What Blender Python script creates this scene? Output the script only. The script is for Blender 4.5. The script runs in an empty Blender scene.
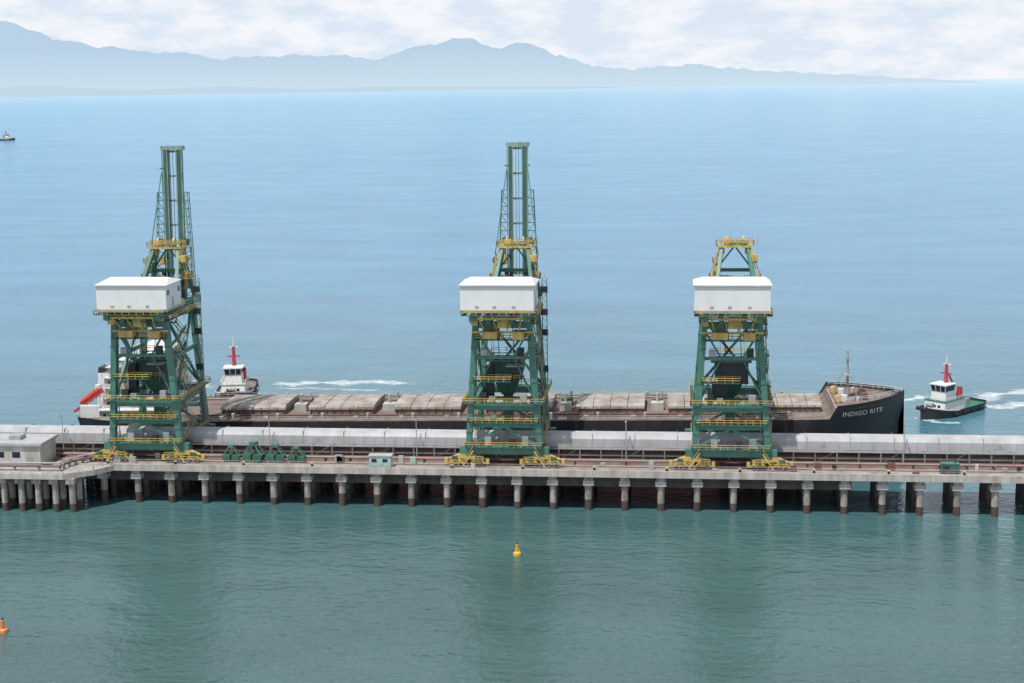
import bpy, math, random
from mathutils import Vector, Matrix, noise
random.seed(7)
sc = bpy.context.scene
sc.view_settings.view_transform='Standard'; sc.view_settings.look='None'; sc.view_settings.exposure=0
# ---------------------------------------------------------------- helpers
def new_mat(name):
    m=bpy.data.materials.new(name); m.use_nodes=True
    nt=m.node_tree; nt.nodes.clear()
    out=nt.nodes.new('ShaderNodeOutputMaterial')
    return m,nt,out
def mat(name,col,rough=0.6,var=0.25,scale=0.6,col2=None,metal=0.0,streak=True,bump=0.0):
    m,nt,out=new_mat(name); N=nt.nodes; L=nt.links
    p=N.new('ShaderNodeBsdfPrincipled'); L.new(p.outputs[0],out.inputs[0])
    p.inputs['Roughness'].default_value=rough; p.inputs['Metallic'].default_value=metal
    g=N.new('ShaderNodeNewGeometry')
    mp=N.new('ShaderNodeMapping'); L.new(g.outputs['Position'],mp.inputs[0])
    mp.inputs['Scale'].default_value=(1,1,0.25) if streak else (1,1,1)
    n1=N.new('ShaderNodeTexNoise'); n1.inputs['Scale'].default_value=scale; n1.inputs['Detail'].default_value=6; n1.inputs['Roughness'].default_value=0.65
    L.new(mp.outputs[0],n1.inputs['Vector'])
    r=N.new('ShaderNodeValToRGB'); L.new(n1.outputs[0],r.inputs[0])
    r.color_ramp.elements[0].position=0.35; r.color_ramp.elements[1].position=0.68
    c2=col2 if col2 else tuple(c*(1-var) for c in col)
    r.color_ramp.elements[0].color=(*c2,1); r.color_ramp.elements[1].color=(*col,1)
    L.new(r.outputs[0],p.inputs['Base Color'])
    if bump>0:
        b=N.new('ShaderNodeBump'); b.inputs['Strength'].default_value=bump; b.inputs['Distance'].default_value=0.1
        L.new(n1.outputs[0],b.inputs['Height']); L.new(b.outputs[0],p.inputs['Normal'])
    return m
M={}
M['green']=mat('green_paint',(0.065,0.195,0.15),0.5,0.35,0.5)
M['green2']=mat('dark_green_paint',(0.045,0.135,0.10),0.5,0.4,0.6)
M['grey_green']=mat('faded_green_paint',(0.26,0.34,0.29),0.6,0.45,0.8)
M['yellow']=mat('yellow_paint',(0.62,0.46,0.12),0.55,0.3,0.9,col2=(0.34,0.23,0.09))
M['white']=mat('white_paint',(0.66,0.67,0.67),0.5,0.10,0.2)
M['white2']=mat('weathered_white_paint',(0.55,0.55,0.52),0.55,0.3,0.4,col2=(0.34,0.32,0.28))
M['roof']=mat('conveyor_cladding',(0.43,0.44,0.46),0.5,0.15,0.25,col2=(0.31,0.31,0.32))
M['steel']=mat('galvanised_steel',(0.36,0.37,0.37),0.5,0.3,0.8)
M['black']=mat('black_steel',(0.022,0.024,0.027),0.6,0.4,0.6)
M['glass']=mat('dark_glass',(0.02,0.03,0.04),0.15,0.2,0.6)
M['conc']=mat('concrete',(0.47,0.445,0.415),0.85,0.4,0.5,col2=(0.26,0.24,0.22),bump=0.3)
M['pile']=mat('weathered_pile_concrete',(0.38,0.36,0.34),0.85,0.4,0.9,col2=(0.17,0.145,0.12),bump=0.3)
M['deck']=mat('stained_deck_concrete',(0.36,0.31,0.28),0.9,0.4,0.22,col2=(0.21,0.16,0.135),streak=False)
M['redpipe']=mat('red_brown_pipe',(0.18,0.08,0.065),0.6,0.4,0.5)
M['pile_low']=mat('wet_marine_growth',(0.085,0.06,0.045),0.7,0.5,1.2,bump=0.5)
M['dark_conc']=mat('underdeck_shade_concrete',(0.11,0.10,0.095),0.85,0.4,0.5)  # under-deck shade put into the concrete colour of inner rows and beams
M['rust']=mat('rusty_steel',(0.17,0.09,0.06),0.8,0.5,0.7)
M['hull']=mat('black_hull_paint',(0.016,0.018,0.024),0.45,0.4,0.3,col2=(0.032,0.031,0.034))
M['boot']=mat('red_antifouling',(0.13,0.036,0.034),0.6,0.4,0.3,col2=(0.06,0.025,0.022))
M['sdeck']=mat('ship_deck_red_oxide',(0.22,0.175,0.155),0.8,0.4,0.25,col2=(0.12,0.085,0.075),streak=False)
M['hatch']=mat('hatch_cover_paint',(0.37,0.36,0.34),0.75,0.4,0.28,col2=(0.20,0.15,0.12),streak=False)
M['orange']=mat('orange_fibreglass',(0.50,0.07,0.04),0.4,0.2,0.6)
M['red']=mat('red_paint',(0.45,0.05,0.06),0.45,0.2,0.6)
M['tuggreen']=mat('tug_green_deck',(0.035,0.18,0.125),0.5,0.3,0.6)
M['teal']=mat('pale_teal_paint',(0.35,0.5,0.46),0.5,0.2,0.6)
M['buoy_y']=mat('yellow_buoy_paint',(0.7,0.42,0.03),0.45,0.3,1.5)
M['buoy_o']=mat('orange_buoy_paint',(0.7,0.25,0.08),0.45,0.3,1.5)

class MB:
    def __init__(s,name,material,parent=None,xf=None):
        s.n=name; s.m=material if isinstance(material,list) else [material]; s.p=parent; s.v=[]; s.f=[]; s.mi=[]; s.xf=xf; s.sm=[]
    def add(s,vs,fs,mi=0,smooth=False):
        o=len(s.v); s.v+= [tuple(v) for v in vs]
        for f in fs: s.f.append([i+o for i in f]); s.mi.append(mi); s.sm.append(smooth)
    def box(s,x0,x1,y0,y1,z0,z1,mi=0):
        vs=[(x0,y0,z0),(x1,y0,z0),(x1,y1,z0),(x0,y1,z0),(x0,y0,z1),(x1,y0,z1),(x1,y1,z1),(x0,y1,z1)]
        s.add(vs,[(0,3,2,1),(4,5,6,7),(0,1,5,4),(1,2,6,5),(2,3,7,6),(3,0,4,7)],mi)
    def frustum(s,x0,x1,y0,y1,z0,X0,X1,Y0,Y1,z1,mi=0):
        vs=[(x0,y0,z0),(x1,y0,z0),(x1,y1,z0),(x0,y1,z0),(X0,Y0,z1),(X1,Y0,z1),(X1,Y1,z1),(X0,Y1,z1)]
        s.add(vs,[(0,3,2,1),(4,5,6,7),(0,1,5,4),(1,2,6,5),(2,3,7,6),(3,0,4,7)],mi)
    def beam(s,a,b,w,h=None,mi=0):
        h=h or w; a=Vector(a); b=Vector(b); d=(b-a).normalized()
        up=Vector((0,0,1)) if abs(d.z)<0.95 else Vector((0,1,0))
        r=d.cross(up).normalized(); u=r.cross(d).normalized()
        vs=[]
        for p in (a,b):
            for (i,j) in ((-1,-1),(1,-1),(1,1),(-1,1)):
                vs.append(p+r*(i*w/2)+u*(j*h/2))
        s.add(vs,[(0,3,2,1),(4,5,6,7),(0,1,5,4),(1,2,6,5),(2,3,7,6),(3,0,4,7)],mi)
    def cyl(s,a,b,r1,r2=None,n=12,mi=0):
        r2=r1 if r2 is None else r2; a=Vector(a); b=Vector(b); d=(b-a).normalized()
        up=Vector((0,0,1)) if abs(d.z)<0.95 else Vector((0,1,0))
        r=d.cross(up).normalized(); u=r.cross(d).normalized()
        vs=[]
        for p,q in ((a,r1),(b,r2)):
            for i in range(n):
                t=2*math.pi*i/n; vs.append(p+r*(math.cos(t)*q)+u*(math.sin(t)*q))
        fs=[(i,(i+1)%n,n+(i+1)%n,n+i) for i in range(n)]
        s.add(vs,fs,mi,True)
        s.add(vs[:n],[tuple(reversed(range(n)))],mi); s.add(vs[n:],[tuple(range(n))],mi)
    def rail(s,pts,h=1.1,step=2.0,t=0.09,mi=0):
        for a,b in zip(pts[:-1],pts[1:]):
            a=Vector(a); b=Vector(b); L=(b-a).length; n=max(1,int(L/step))
            for k in (h,h*0.55): s.beam(a+Vector((0,0,k)),b+Vector((0,0,k)),t,t,mi)
            for i in range(n+1):
                p=a.lerp(b,i/n); s.beam(p,p+Vector((0,0,h)),t,t,mi)
    def done(s):
        me=bpy.data.meshes.new(s.n); me.from_pydata(s.v,[],s.f); 
        for m in s.m: me.materials.append(m)
        me.polygons.foreach_set('material_index',s.mi); me.polygons.foreach_set('use_smooth',s.sm)
        me.update()
        ob=bpy.data.objects.new(s.n,me); sc.collection.objects.link(ob)
        if s.p: ob.parent=s.p
        return ob
def empty(name,loc=(0,0,0),rot=(0,0,0)):
    e=bpy.data.objects.new(name,None); e.location=loc; e.rotation_euler=rot; sc.collection.objects.link(e); return e

# ---------------------------------------------------------------- camera
psi=math.radians(6.4); th=math.radians(9.74); rho=math.radians(0.84)
f=Vector((-math.sin(psi)*math.cos(th),math.cos(psi)*math.cos(th),-math.sin(th)))
r0=Vector((math.cos(psi),math.sin(psi),0)); u0=Vector((-math.sin(psi)*math.sin(th),math.cos(psi)*math.sin(th),math.cos(th)))
r=r0*math.cos(rho)-u0*math.sin(rho); u=r0*math.sin(rho)+u0*math.cos(rho)
cam=bpy.data.cameras.new('camera'); co=bpy.data.objects.new('camera',cam); sc.collection.objects.link(co)
mt=Matrix((r,u,-f)).transposed().to_4x4(); mt.translation=Vector((0,0,98)); co.matrix_world=mt
cam.sensor_width=36; cam.lens=52.73; cam.clip_start=1; cam.clip_end=200000
sc.camera=co
# ---------------------------------------------------------------- light
EL=math.radians(66); AZ=math.radians(208)
S=Vector((math.sin(AZ)*math.cos(EL),math.cos(AZ)*math.cos(EL),math.sin(EL)))
sl=bpy.data.lights.new('sun','SUN'); sl.energy=4.6; sl.angle=math.radians(0.5); sl.color=(1,0.96,0.9)
so=bpy.data.objects.new('sun',sl); sc.collection.objects.link(so); so.rotation_euler=S.to_track_quat('Z','Y').to_euler(); so.location=(0,0,300)
w=bpy.data.worlds.new('World'); sc.world=w; w.use_nodes=True; nt=w.node_tree; N=nt.nodes; L=nt.links; N.clear()
wo=N.new('ShaderNodeOutputWorld'); bg=N.new('ShaderNodeBackground'); bg.inputs[1].default_value=0.10
sky=N.new('ShaderNodeTexSky'); sky.sky_type='NISHITA'; sky.sun_disc=False; sky.sun_elevation=EL; sky.sun_rotation=AZ
sky.dust_density=1.0; sky.altitude=50
tc=N.new('ShaderNodeTexCoord'); 
sp=N.new('ShaderNodeSeparateXYZ'); L.new(tc.outputs['Generated'],sp.inputs[0])
hz=N.new('ShaderNodeMapRange'); hz.interpolation_type='SMOOTHSTEP'; hz.inputs[1].default_value=0.0; hz.inputs[2].default_value=0.45; hz.inputs[3].default_value=1.0; hz.inputs[4].default_value=0.0; L.new(sp.outputs[2],hz.inputs[0])
mh=N.new('ShaderNodeMix'); mh.data_type='RGBA'; L.new(hz.outputs[0],mh.inputs[0]); L.new(sky.outputs[0],mh.inputs[6]); mh.inputs[7].default_value=(7.2,8.1,9.3,1)
mp=N.new('ShaderNodeMapping'); mp.inputs['Scale'].default_value=(14,14,40)
L.new(tc.outputs['Generated'],mp.inputs[0])
nz=N.new('ShaderNodeTexNoise'); nz.inputs['Scale'].default_value=1.7; nz.inputs['Detail'].default_value=10; nz.inputs['Roughness'].default_value=0.6
L.new(mp.outputs[0],nz.inputs['Vector'])
cr=N.new('ShaderNodeValToRGB'); cr.color_ramp.elements[0].position=0.40; cr.color_ramp.elements[1].position=0.60
L.new(nz.outputs[0],cr.inputs[0])
mx=N.new('ShaderNodeMix'); mx.data_type='RGBA'
mul=N.new('ShaderNodeMath'); mul.operation='MULTIPLY'; mul.inputs[1].default_value=0.85
L.new(cr.outputs[0],mul.inputs[0]); L.new(mul.outputs[0],mx.inputs[0])
L.new(mh.outputs[2],mx.inputs[6]); mx.inputs[7].default_value=(9.4,9.5,9.8,1)
L.new(mx.outputs[2],bg.inputs[0]); L.new(bg.outputs[0],wo.inputs[0])
# ---------------------------------------------------------------- sea
m,nt,out=new_mat('sea_water'); N=nt.nodes; L=nt.links
g=N.new('ShaderNodeNewGeometry')
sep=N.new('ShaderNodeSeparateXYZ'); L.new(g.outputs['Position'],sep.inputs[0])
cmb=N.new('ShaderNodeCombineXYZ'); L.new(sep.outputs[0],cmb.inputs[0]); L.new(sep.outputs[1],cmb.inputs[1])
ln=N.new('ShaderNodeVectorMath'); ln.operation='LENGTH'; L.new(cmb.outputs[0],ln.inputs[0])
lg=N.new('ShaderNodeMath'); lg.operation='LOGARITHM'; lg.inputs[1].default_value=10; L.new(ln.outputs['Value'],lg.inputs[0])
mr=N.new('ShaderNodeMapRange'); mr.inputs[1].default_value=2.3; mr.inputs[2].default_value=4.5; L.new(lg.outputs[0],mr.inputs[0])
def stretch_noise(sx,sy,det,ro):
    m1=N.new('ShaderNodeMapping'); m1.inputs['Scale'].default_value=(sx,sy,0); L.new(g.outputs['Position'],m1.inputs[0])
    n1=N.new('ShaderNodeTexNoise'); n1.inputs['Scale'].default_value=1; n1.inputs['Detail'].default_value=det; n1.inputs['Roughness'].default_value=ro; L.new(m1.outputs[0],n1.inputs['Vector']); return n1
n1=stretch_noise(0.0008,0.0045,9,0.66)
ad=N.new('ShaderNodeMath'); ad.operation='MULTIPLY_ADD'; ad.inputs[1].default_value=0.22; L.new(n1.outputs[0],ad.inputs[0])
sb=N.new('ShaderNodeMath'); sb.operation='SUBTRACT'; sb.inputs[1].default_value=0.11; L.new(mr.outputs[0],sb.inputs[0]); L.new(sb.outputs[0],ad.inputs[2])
cr=N.new('ShaderNodeValToRGB'); L.new(ad.outputs[0],cr.inputs[0])  # far stops paint aerial haze into the sea colour, paler with distance
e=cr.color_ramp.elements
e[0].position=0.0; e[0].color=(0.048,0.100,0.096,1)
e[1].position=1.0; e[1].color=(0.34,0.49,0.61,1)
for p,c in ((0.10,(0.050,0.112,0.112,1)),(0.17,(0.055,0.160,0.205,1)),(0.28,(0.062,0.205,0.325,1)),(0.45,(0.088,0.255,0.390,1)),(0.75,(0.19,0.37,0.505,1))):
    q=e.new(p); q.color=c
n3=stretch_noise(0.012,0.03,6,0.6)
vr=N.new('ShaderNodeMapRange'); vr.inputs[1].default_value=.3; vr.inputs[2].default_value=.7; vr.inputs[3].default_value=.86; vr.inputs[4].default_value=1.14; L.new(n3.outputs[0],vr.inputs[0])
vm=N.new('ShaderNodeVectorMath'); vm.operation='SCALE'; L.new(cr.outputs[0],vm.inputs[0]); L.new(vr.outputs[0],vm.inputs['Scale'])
df=N.new('ShaderNodeBsdfDiffuse'); L.new(vm.outputs[0],df.inputs[0])
gl=N.new('ShaderNodeBsdfGlossy'); gl.inputs['Roughness'].default_value=0.08; gl.inputs[0].default_value=(0.95,0.97,1,1)
def wave(sx,sy,scale,det):
    a=N.new('ShaderNodeMapping'); a.inputs['Scale'].default_value=(sx,sy,1); a.inputs['Rotation'].default_value=(0,0,0.15); L.new(g.outputs['Position'],a.inputs[0])
    b=N.new('ShaderNodeTexNoise'); b.inputs['Scale'].default_value=scale; b.inputs['Detail'].default_value=det; b.inputs['Roughness'].default_value=0.6; L.new(a.outputs[0],b.inputs['Vector']); return b
w1=wave(0.6,1.0,0.50,4); w2=wave(0.5,1.0,0.09,3)
sm=N.new('ShaderNodeMath'); sm.operation='MULTIPLY_ADD'; sm.inputs[1].default_value=2.0; L.new(w2.outputs[0],sm.inputs[0]); L.new(w1.outputs[0],sm.inputs[2])
bp=N.new('ShaderNodeBump'); bp.inputs['Distance'].default_value=0.5; L.new(sm.outputs[0],bp.inputs['Height'])
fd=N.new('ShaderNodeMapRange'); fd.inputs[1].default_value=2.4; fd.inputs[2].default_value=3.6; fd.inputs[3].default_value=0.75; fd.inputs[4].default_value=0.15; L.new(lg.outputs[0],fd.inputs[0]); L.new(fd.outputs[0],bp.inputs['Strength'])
L.new(bp.outputs[0],gl.inputs['Normal']); L.new(bp.outputs[0],df.inputs['Normal'])
fr=N.new('ShaderNodeFresnel'); fr.inputs[0].default_value=1.58; L.new(bp.outputs[0],fr.inputs['Normal'])
mn=N.new('ShaderNodeMath'); mn.operation='MINIMUM'; mn.inputs[1].default_value=0.40; L.new(fr.outputs[0],mn.inputs[0])
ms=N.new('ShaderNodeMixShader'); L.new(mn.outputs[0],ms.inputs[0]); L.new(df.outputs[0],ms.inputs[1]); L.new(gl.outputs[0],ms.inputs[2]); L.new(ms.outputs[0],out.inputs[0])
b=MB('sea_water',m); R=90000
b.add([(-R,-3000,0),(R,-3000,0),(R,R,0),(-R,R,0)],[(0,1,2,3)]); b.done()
# ---------------------------------------------------------------- mountains
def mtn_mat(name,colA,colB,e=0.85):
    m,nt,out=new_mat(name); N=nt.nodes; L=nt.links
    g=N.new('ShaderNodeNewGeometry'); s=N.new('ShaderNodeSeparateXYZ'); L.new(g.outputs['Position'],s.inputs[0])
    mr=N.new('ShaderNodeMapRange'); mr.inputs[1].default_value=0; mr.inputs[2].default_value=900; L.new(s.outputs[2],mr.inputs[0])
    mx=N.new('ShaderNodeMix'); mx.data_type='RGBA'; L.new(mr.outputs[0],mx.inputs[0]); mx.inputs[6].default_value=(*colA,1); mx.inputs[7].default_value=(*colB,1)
    em=N.new('ShaderNodeEmission'); L.new(mx.outputs[2],em.inputs[0])  # glow stands in for airlight; haze painted paler towards the base
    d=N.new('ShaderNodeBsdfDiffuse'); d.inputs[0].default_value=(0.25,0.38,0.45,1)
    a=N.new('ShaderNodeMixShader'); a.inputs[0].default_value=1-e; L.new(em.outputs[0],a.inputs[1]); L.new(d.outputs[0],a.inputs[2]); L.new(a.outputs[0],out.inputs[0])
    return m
prof=[(-34,900),(-30,1150),(-27,1250),(-25.5,1350),(-24.6,1400),(-23.4,1180),(-22.9,1040),(-21.3,920),(-19.9,800),(-18.3,770),(-16.9,640),(-15.7,720),(-14.6,710),(-12.7,690),(-11.5,630),(-10.8,710),(-9.6,850),(-9.0,920),(-8.2,1000),(-7.7,970),(-7.25,850),(-6.7,780),(-6.1,900),(-5.7,870),(-4.5,650),(-3,420),(-1.8,330),(-1.4,390),(0.8,390),(3.1,270),(6.5,165),(8.3,90),(10.5,25),(12,-60)]
def ridge(name,prof,R,depth,mt,seed,amp):
    b=MB(name,mt); rows=9; az=prof[0][0]; step=0.08; cols=[]
    while az<=prof[-1][0]:
        for (a0,h0),(a1,h1) in zip(prof[:-1],prof[1:]):
            if a0<=az<=a1:
                t=(az-a0)/(a1-a0); t2=t*t*(3-2*t); h=h0+(h1-h0)*(0.5*t+0.5*t2); break
        cols.append((az,h)); az+=step
    vs=[];
    for (az,h) in cols:
        a=math.radians(az)
        for k in range(rows):
            q=k/(rows-1); rr=R+depth*q
            prof_q=math.sin(min(1,q*1.25)*math.pi/2) if q<0.8 else max(0,1-(q-0.8)*3)
            nn=noise.fractal(Vector((az*1.3,q*3,seed)),0.9,2.1,5)*amp*min(1,max(h,0)/300)
            z=h*prof_q*(R+depth*q)/(R+depth*0.8) + nn*prof_q*(1-0.5*prof_q)
            if k==0: z=-20
            vs.append((rr*math.sin(a),rr*math.cos(a),z))
    fs=[]
    for i in range(len(cols)-1):
        for k in range(rows-1):
            o=i*rows+k; fs.append((o,o+rows,o+rows+1,o+1))
    b.add(vs,fs,0,True); return b.done()
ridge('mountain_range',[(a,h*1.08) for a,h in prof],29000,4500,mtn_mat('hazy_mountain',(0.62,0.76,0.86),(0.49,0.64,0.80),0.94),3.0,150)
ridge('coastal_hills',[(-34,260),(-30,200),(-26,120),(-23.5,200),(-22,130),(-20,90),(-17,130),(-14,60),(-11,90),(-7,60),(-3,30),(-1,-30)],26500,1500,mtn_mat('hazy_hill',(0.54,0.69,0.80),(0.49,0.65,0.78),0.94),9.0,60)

# ---------------------------------------------------------------- pier
DZ=9.5
pier=empty('concrete_pier')
d=MB('deck_slab',[M['conc'],M['deck']],pier)
d.box(-300,40,336,364,DZ-1.3,DZ,0); d.box(40,190,336,354,DZ-1.3,DZ,0)
d.box(-300,-143,327,336,DZ-1.3,DZ-0.004,0)
d.box(-300,40,336.6,363.6,DZ,DZ+0.006,1); d.box(40.0,190,336.6,353.6,DZ,DZ+0.006,1)
d.box(-300,190,336,336.4,DZ+0.006,DZ+0.30,0)
d.add([(-143,327,DZ-1.3),(-137,331.5,DZ-1.3),(-134,336,DZ-1.3),(-143,336,DZ-1.3),(-143,327,DZ-.008),(-137,331.5,DZ-.008),(-134,336,DZ-.008),(-143,336,DZ-.008)],[(0,3,2,1),(4,5,6,7),(0,1,5,4),(1,2,6,5)],0)
d.done()
p=MB('piles',[M['pile'],M['pile_low'],M['dark_conc'],M['conc']],pier)
xs=[]
x=-296.0
while x<188: xs.append(x); x+=8.35
for x in xs:
    ys=[338,343.5,349,354.5,360.5] if x<40 else [338,345.5,352]
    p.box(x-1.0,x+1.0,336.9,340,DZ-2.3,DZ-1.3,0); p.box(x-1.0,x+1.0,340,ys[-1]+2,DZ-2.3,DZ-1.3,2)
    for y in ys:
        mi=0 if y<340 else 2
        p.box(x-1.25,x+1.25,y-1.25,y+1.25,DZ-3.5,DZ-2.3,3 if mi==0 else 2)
        rr=0.80+random.uniform(-.04,.04)
        hz_=2.3+random.uniform(-0.8,0.8); xo=random.uniform(-.12,.12)
        p.cyl((x+xo,y,hz_),(x+xo,y,DZ-3.5),rr,rr,14,mi); p.cyl((x+xo,y,-4),(x+xo,y,hz_),rr+.05,rr+.03,14,1)
for a,b_ in ((359.0,361.0),(347,348.4),(341,342)):
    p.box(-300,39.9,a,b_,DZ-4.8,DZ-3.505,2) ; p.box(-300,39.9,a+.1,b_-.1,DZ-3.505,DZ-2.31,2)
p.box(-300,39.9,363,363.9,DZ-5.2,DZ-1.31,2)  # rear skirt, like the girders above, added to darken the view beneath
for x in [v for v in xs if v<-140]:
    for xx in (x,x+4.1):
        if xx>-141: continue
        p.box(xx-1.1,xx+1.1,327.6,336,DZ-2.6,DZ-1.3,0)
        for y in (328.8,333):
            p.cyl((xx,y,2),(xx,y,DZ-2.6),.75,.75,14,0); p.cyl((xx,y,-4),(xx,y,2),.8,.8,14,1)
p.done()
q=MB('handrails',[M['steel'],M['yellow']],pier)
q.rail([(-134,336.6,DZ+0.3),(190,336.6,DZ+0.3)],1.1,2.8,0.08,0)
q.rail([(-300,327.4,DZ),(-143,327.4,DZ),(-137.3,331.7,DZ),(-134.4,336,DZ)],1.1,2.5,0.09,0)
q.rail([(-300,363.4,DZ),(40,363.4,DZ)],1.1,3,0.09,0)
q.rail([(40,353.4,DZ),(190,353.4,DZ)],1.1,3,0.09,0)
q.done()
rl=MB('crane_rails',M['rust'],pier)
rl.box(-230,120,339.9,340.1,DZ+0.008,DZ+0.25); rl.box(-230,39,359.9,360.1,DZ+0.008,DZ+0.25); rl.done()
fe=MB('rubber_fenders',M['black'],pier)
x=-230
while x<36:
    fe.box(x-1,x+1,364.002,365.4,DZ-4.5,DZ-0.3); x+=16.7
fe.done()
pp=MB('deck_pipes',[M['redpipe'],M['steel'],M['rust']],pier)
for y,z,rr,mi in ((342.6,0.9,.22,0),(343.4,0.9,.16,1),(344.2,0.9,.25,0),(353.0,1.3,.3,0),(354.2,1.3,.3,0)):
    x1=190 if y<352 else 38
    pp.cyl((-230,y,DZ+z),(x1,y,DZ+z),rr,rr,8,mi)
x=-228
while x<188:
    pp.box(x-.15,x+.15,342.2,344.6,DZ+.01,DZ+.62,2); x+=6
pp.done()
# curved pipe rack leading off to the left
pr=empty('curved_pipe_rack'); b=MB('pipes_and_stands',[M['steel'],M['redpipe'],M['white2']],pr)
arc=[(-134,341.8)]
for i in range(1,10):
    a=i/9*math.pi/2; arc.append((-134-9*math.sin(a)*1.2,341.8-11.5*(1-math.cos(a))))
arc.append((-300,330.3))
for k,(zz,rr,mi,off) in enumerate(((1.1,.28,2,0),(1.1,.2,1,.7),(1.9,.22,0,.3))):
    for a,c in zip(arc[:-1],arc[1:]): b.cyl((a[0],a[1]-off,DZ+zz),(c[0],c[1]-off,DZ+zz),rr,rr,8,mi)
for a in arc[:-1]+[(x,330.3) for x in range(-150,-290,-6)]:
    b.box(a[0]-.12,a[0]+.12,a[1]-.9,a[1]+.3,DZ+.01,DZ+.88,0); b.box(a[0]-.1,a[0]+.1,a[1]+.3,a[1]+.45,DZ+.01,DZ+1.9,0)
b.done()
cl=MB('bollards_and_junction_boxes',[M['yellow'],M['steel'],M['black'],M['white2'],M['redpipe'],M['teal']],pier)
x=-136
while x<185:
    cl.cyl((x,337.6,DZ+.01),(x,337.6,DZ+.7),.3,.24,10,2); cl.cyl((x,337.6,DZ+.7),(x,337.6,DZ+.9),.42,.42,10,0)
    for _ in range(3):
        if random.random()<.65:
            o=random.uniform(1,15); ww=random.uniform(.3,.9); yy=random.uniform(338.2,339.1) if random.random()<.3 else 341.5
            cl.box(x+o-ww,x+o+ww,yy-.35,yy+.35,DZ+.01,DZ+random.uniform(.5,1.9),random.choice((1,3,1,4,2,5)))
    x+=16.7
cl.done()
# conveyor gallery
cv=empty('conveyor_gallery')
b=MB('cladding',[M['roof'],M['steel'],M['white2']],cv)
z0,z1=12.9,15.7
x=-300; k=0
while x<190:
    x1=x+9.95; dz=random.uniform(-.03,.03)
    vs=[(346,z0),(346,z1-.8+dz),(346.5,z1+dz),(348.7,z1+.5+dz),(350.9,z1+dz),(351.4,z1-.8+dz),(351.4,z0)]
    n=len(vs); V=[(x,a,c) for a,c in vs]+[(x1,a,c) for a,c in vs]
    b.add(V,[(i,i+n,(i+1)%n+n,(i+1)%n) for i in range(n)]+[tuple(range(n)),tuple(reversed(range(n,2*n)))])
    b.box(x1,x1+.05,345.9,351.5,z0-.05,z1+.3,1)
    for j in (2.5,5,7.5): b.box(x+j-.04,x+j+.04,345.95,346,z0,z1-.85,1)
    if k%4==1: b.box(x+3,x+4.4,345.93,345.94+.05,z0+.6,z0+1.6,1)
    x+=10; k+=1
b.box(-300,190,345.0,345.94,z0-.25,z0-.1,1)
b.rail([(-300,345.05,z0-.1),(190,345.05,z0-.1)],1.1,2.5,.08,1)
b.done()
b=MB('trestle',[M['steel'],M['white2'],M['redpipe']],cv)
x=-298; k=0
while x<190:
    for y in (346.3,351.1): b.beam((x,y,DZ),(x,y,z0),.35,.35,1)
    b.beam((x,346.3,DZ+2.6),(x,351.1,DZ+2.6),.25,.3,1)
    if k%3==0: b.beam((x,346.3,DZ+.2),(x+5,346.3,z0-.2),.18,.18,0)
    x+=5; k+=1
for z in (DZ+1.4,z0-.5):
    b.box(-300,190,346.15,346.45,z-.14,z+.14,1); b.box(-300,190,350.9,351.2,z-.14,z+.14,1)
b.box(-300,190,346.9,350.5,DZ+1.5,DZ+1.9,2)
b.done()
c2=empty('open_belt_conveyor')
b=MB('belt_frame',[M['steel'],M['redpipe'],M['black']],c2)
b.box(-140,38,355.4,355.6,DZ+1.8,DZ+2.3,1); b.box(-140,38,357.4,357.6,DZ+1.8,DZ+2.3,1); b.box(-140,38,355.6,357.4,DZ+2.0,DZ+2.15,2)
x=-139
while x<38:
    b.beam((x,355.5,DZ),(x,355.5,DZ+1.8),.2,.2,0); b.beam((x,357.5,DZ),(x,357.5,DZ+1.8),.2,.2,0); x+=4
b.done()
for x in (-150,-98,-62,-12,52,92):
    lp=empty('lamp_post',(x,344.9,DZ)); b=MB('pole',M['steel'],lp)
    b.cyl((0,0,0),(0,0,10),.14,.09,8); b.beam((0,0,10),(0,-1.6,10.3),.1,.1); b.box(-.2,.2,-2.2,-1.4,10.25,10.42); b.done()
# ---------------------------------------------------------------- buildings at the left
bd=empty('substation_building',(-163,338.5,DZ))
b=MB('walls',[M['white2'],M['roof'],M['glass'],M['steel']],bd)
b.box(-13,12,-5,4,0.01,5.2,0); b.box(-13.6,12.6,-5.6,4.6,5.2,5.8,1); b.box(-8,-2,-3,2,5.8,7.4,1); b.box(3,6,-2,1,5.8,6.8,3)
for xx in (-11,-7,-3,1,5): b.box(xx,xx+2,-5.06,-5.0,2.2,3.6,2)
b.box(8.6,10,-5.06,-5.0,0.02,2.4,3)
b.done()
bd=empty('site_office_cabin',(-69.5,340.9,DZ))
b=MB('cabin',[M['teal'],M['roof'],M['glass']],bd)
b.box(-2.6,2.6,-3.6,-1.4,.15,2.7,0); b.box(-2.8,2.8,-3.8,-1.2,2.7,2.9,1)
for xx in (-2,0.6): b.box(xx,xx+1.2,-3.65,-3.6,1.2,2.1,2)
b.box(-2.4,-2.1,-3.4,-1.6,.01,.15,1); b.box(2.1,2.4,-3.4,-1.6,.01,.15,1); b.done()

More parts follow.
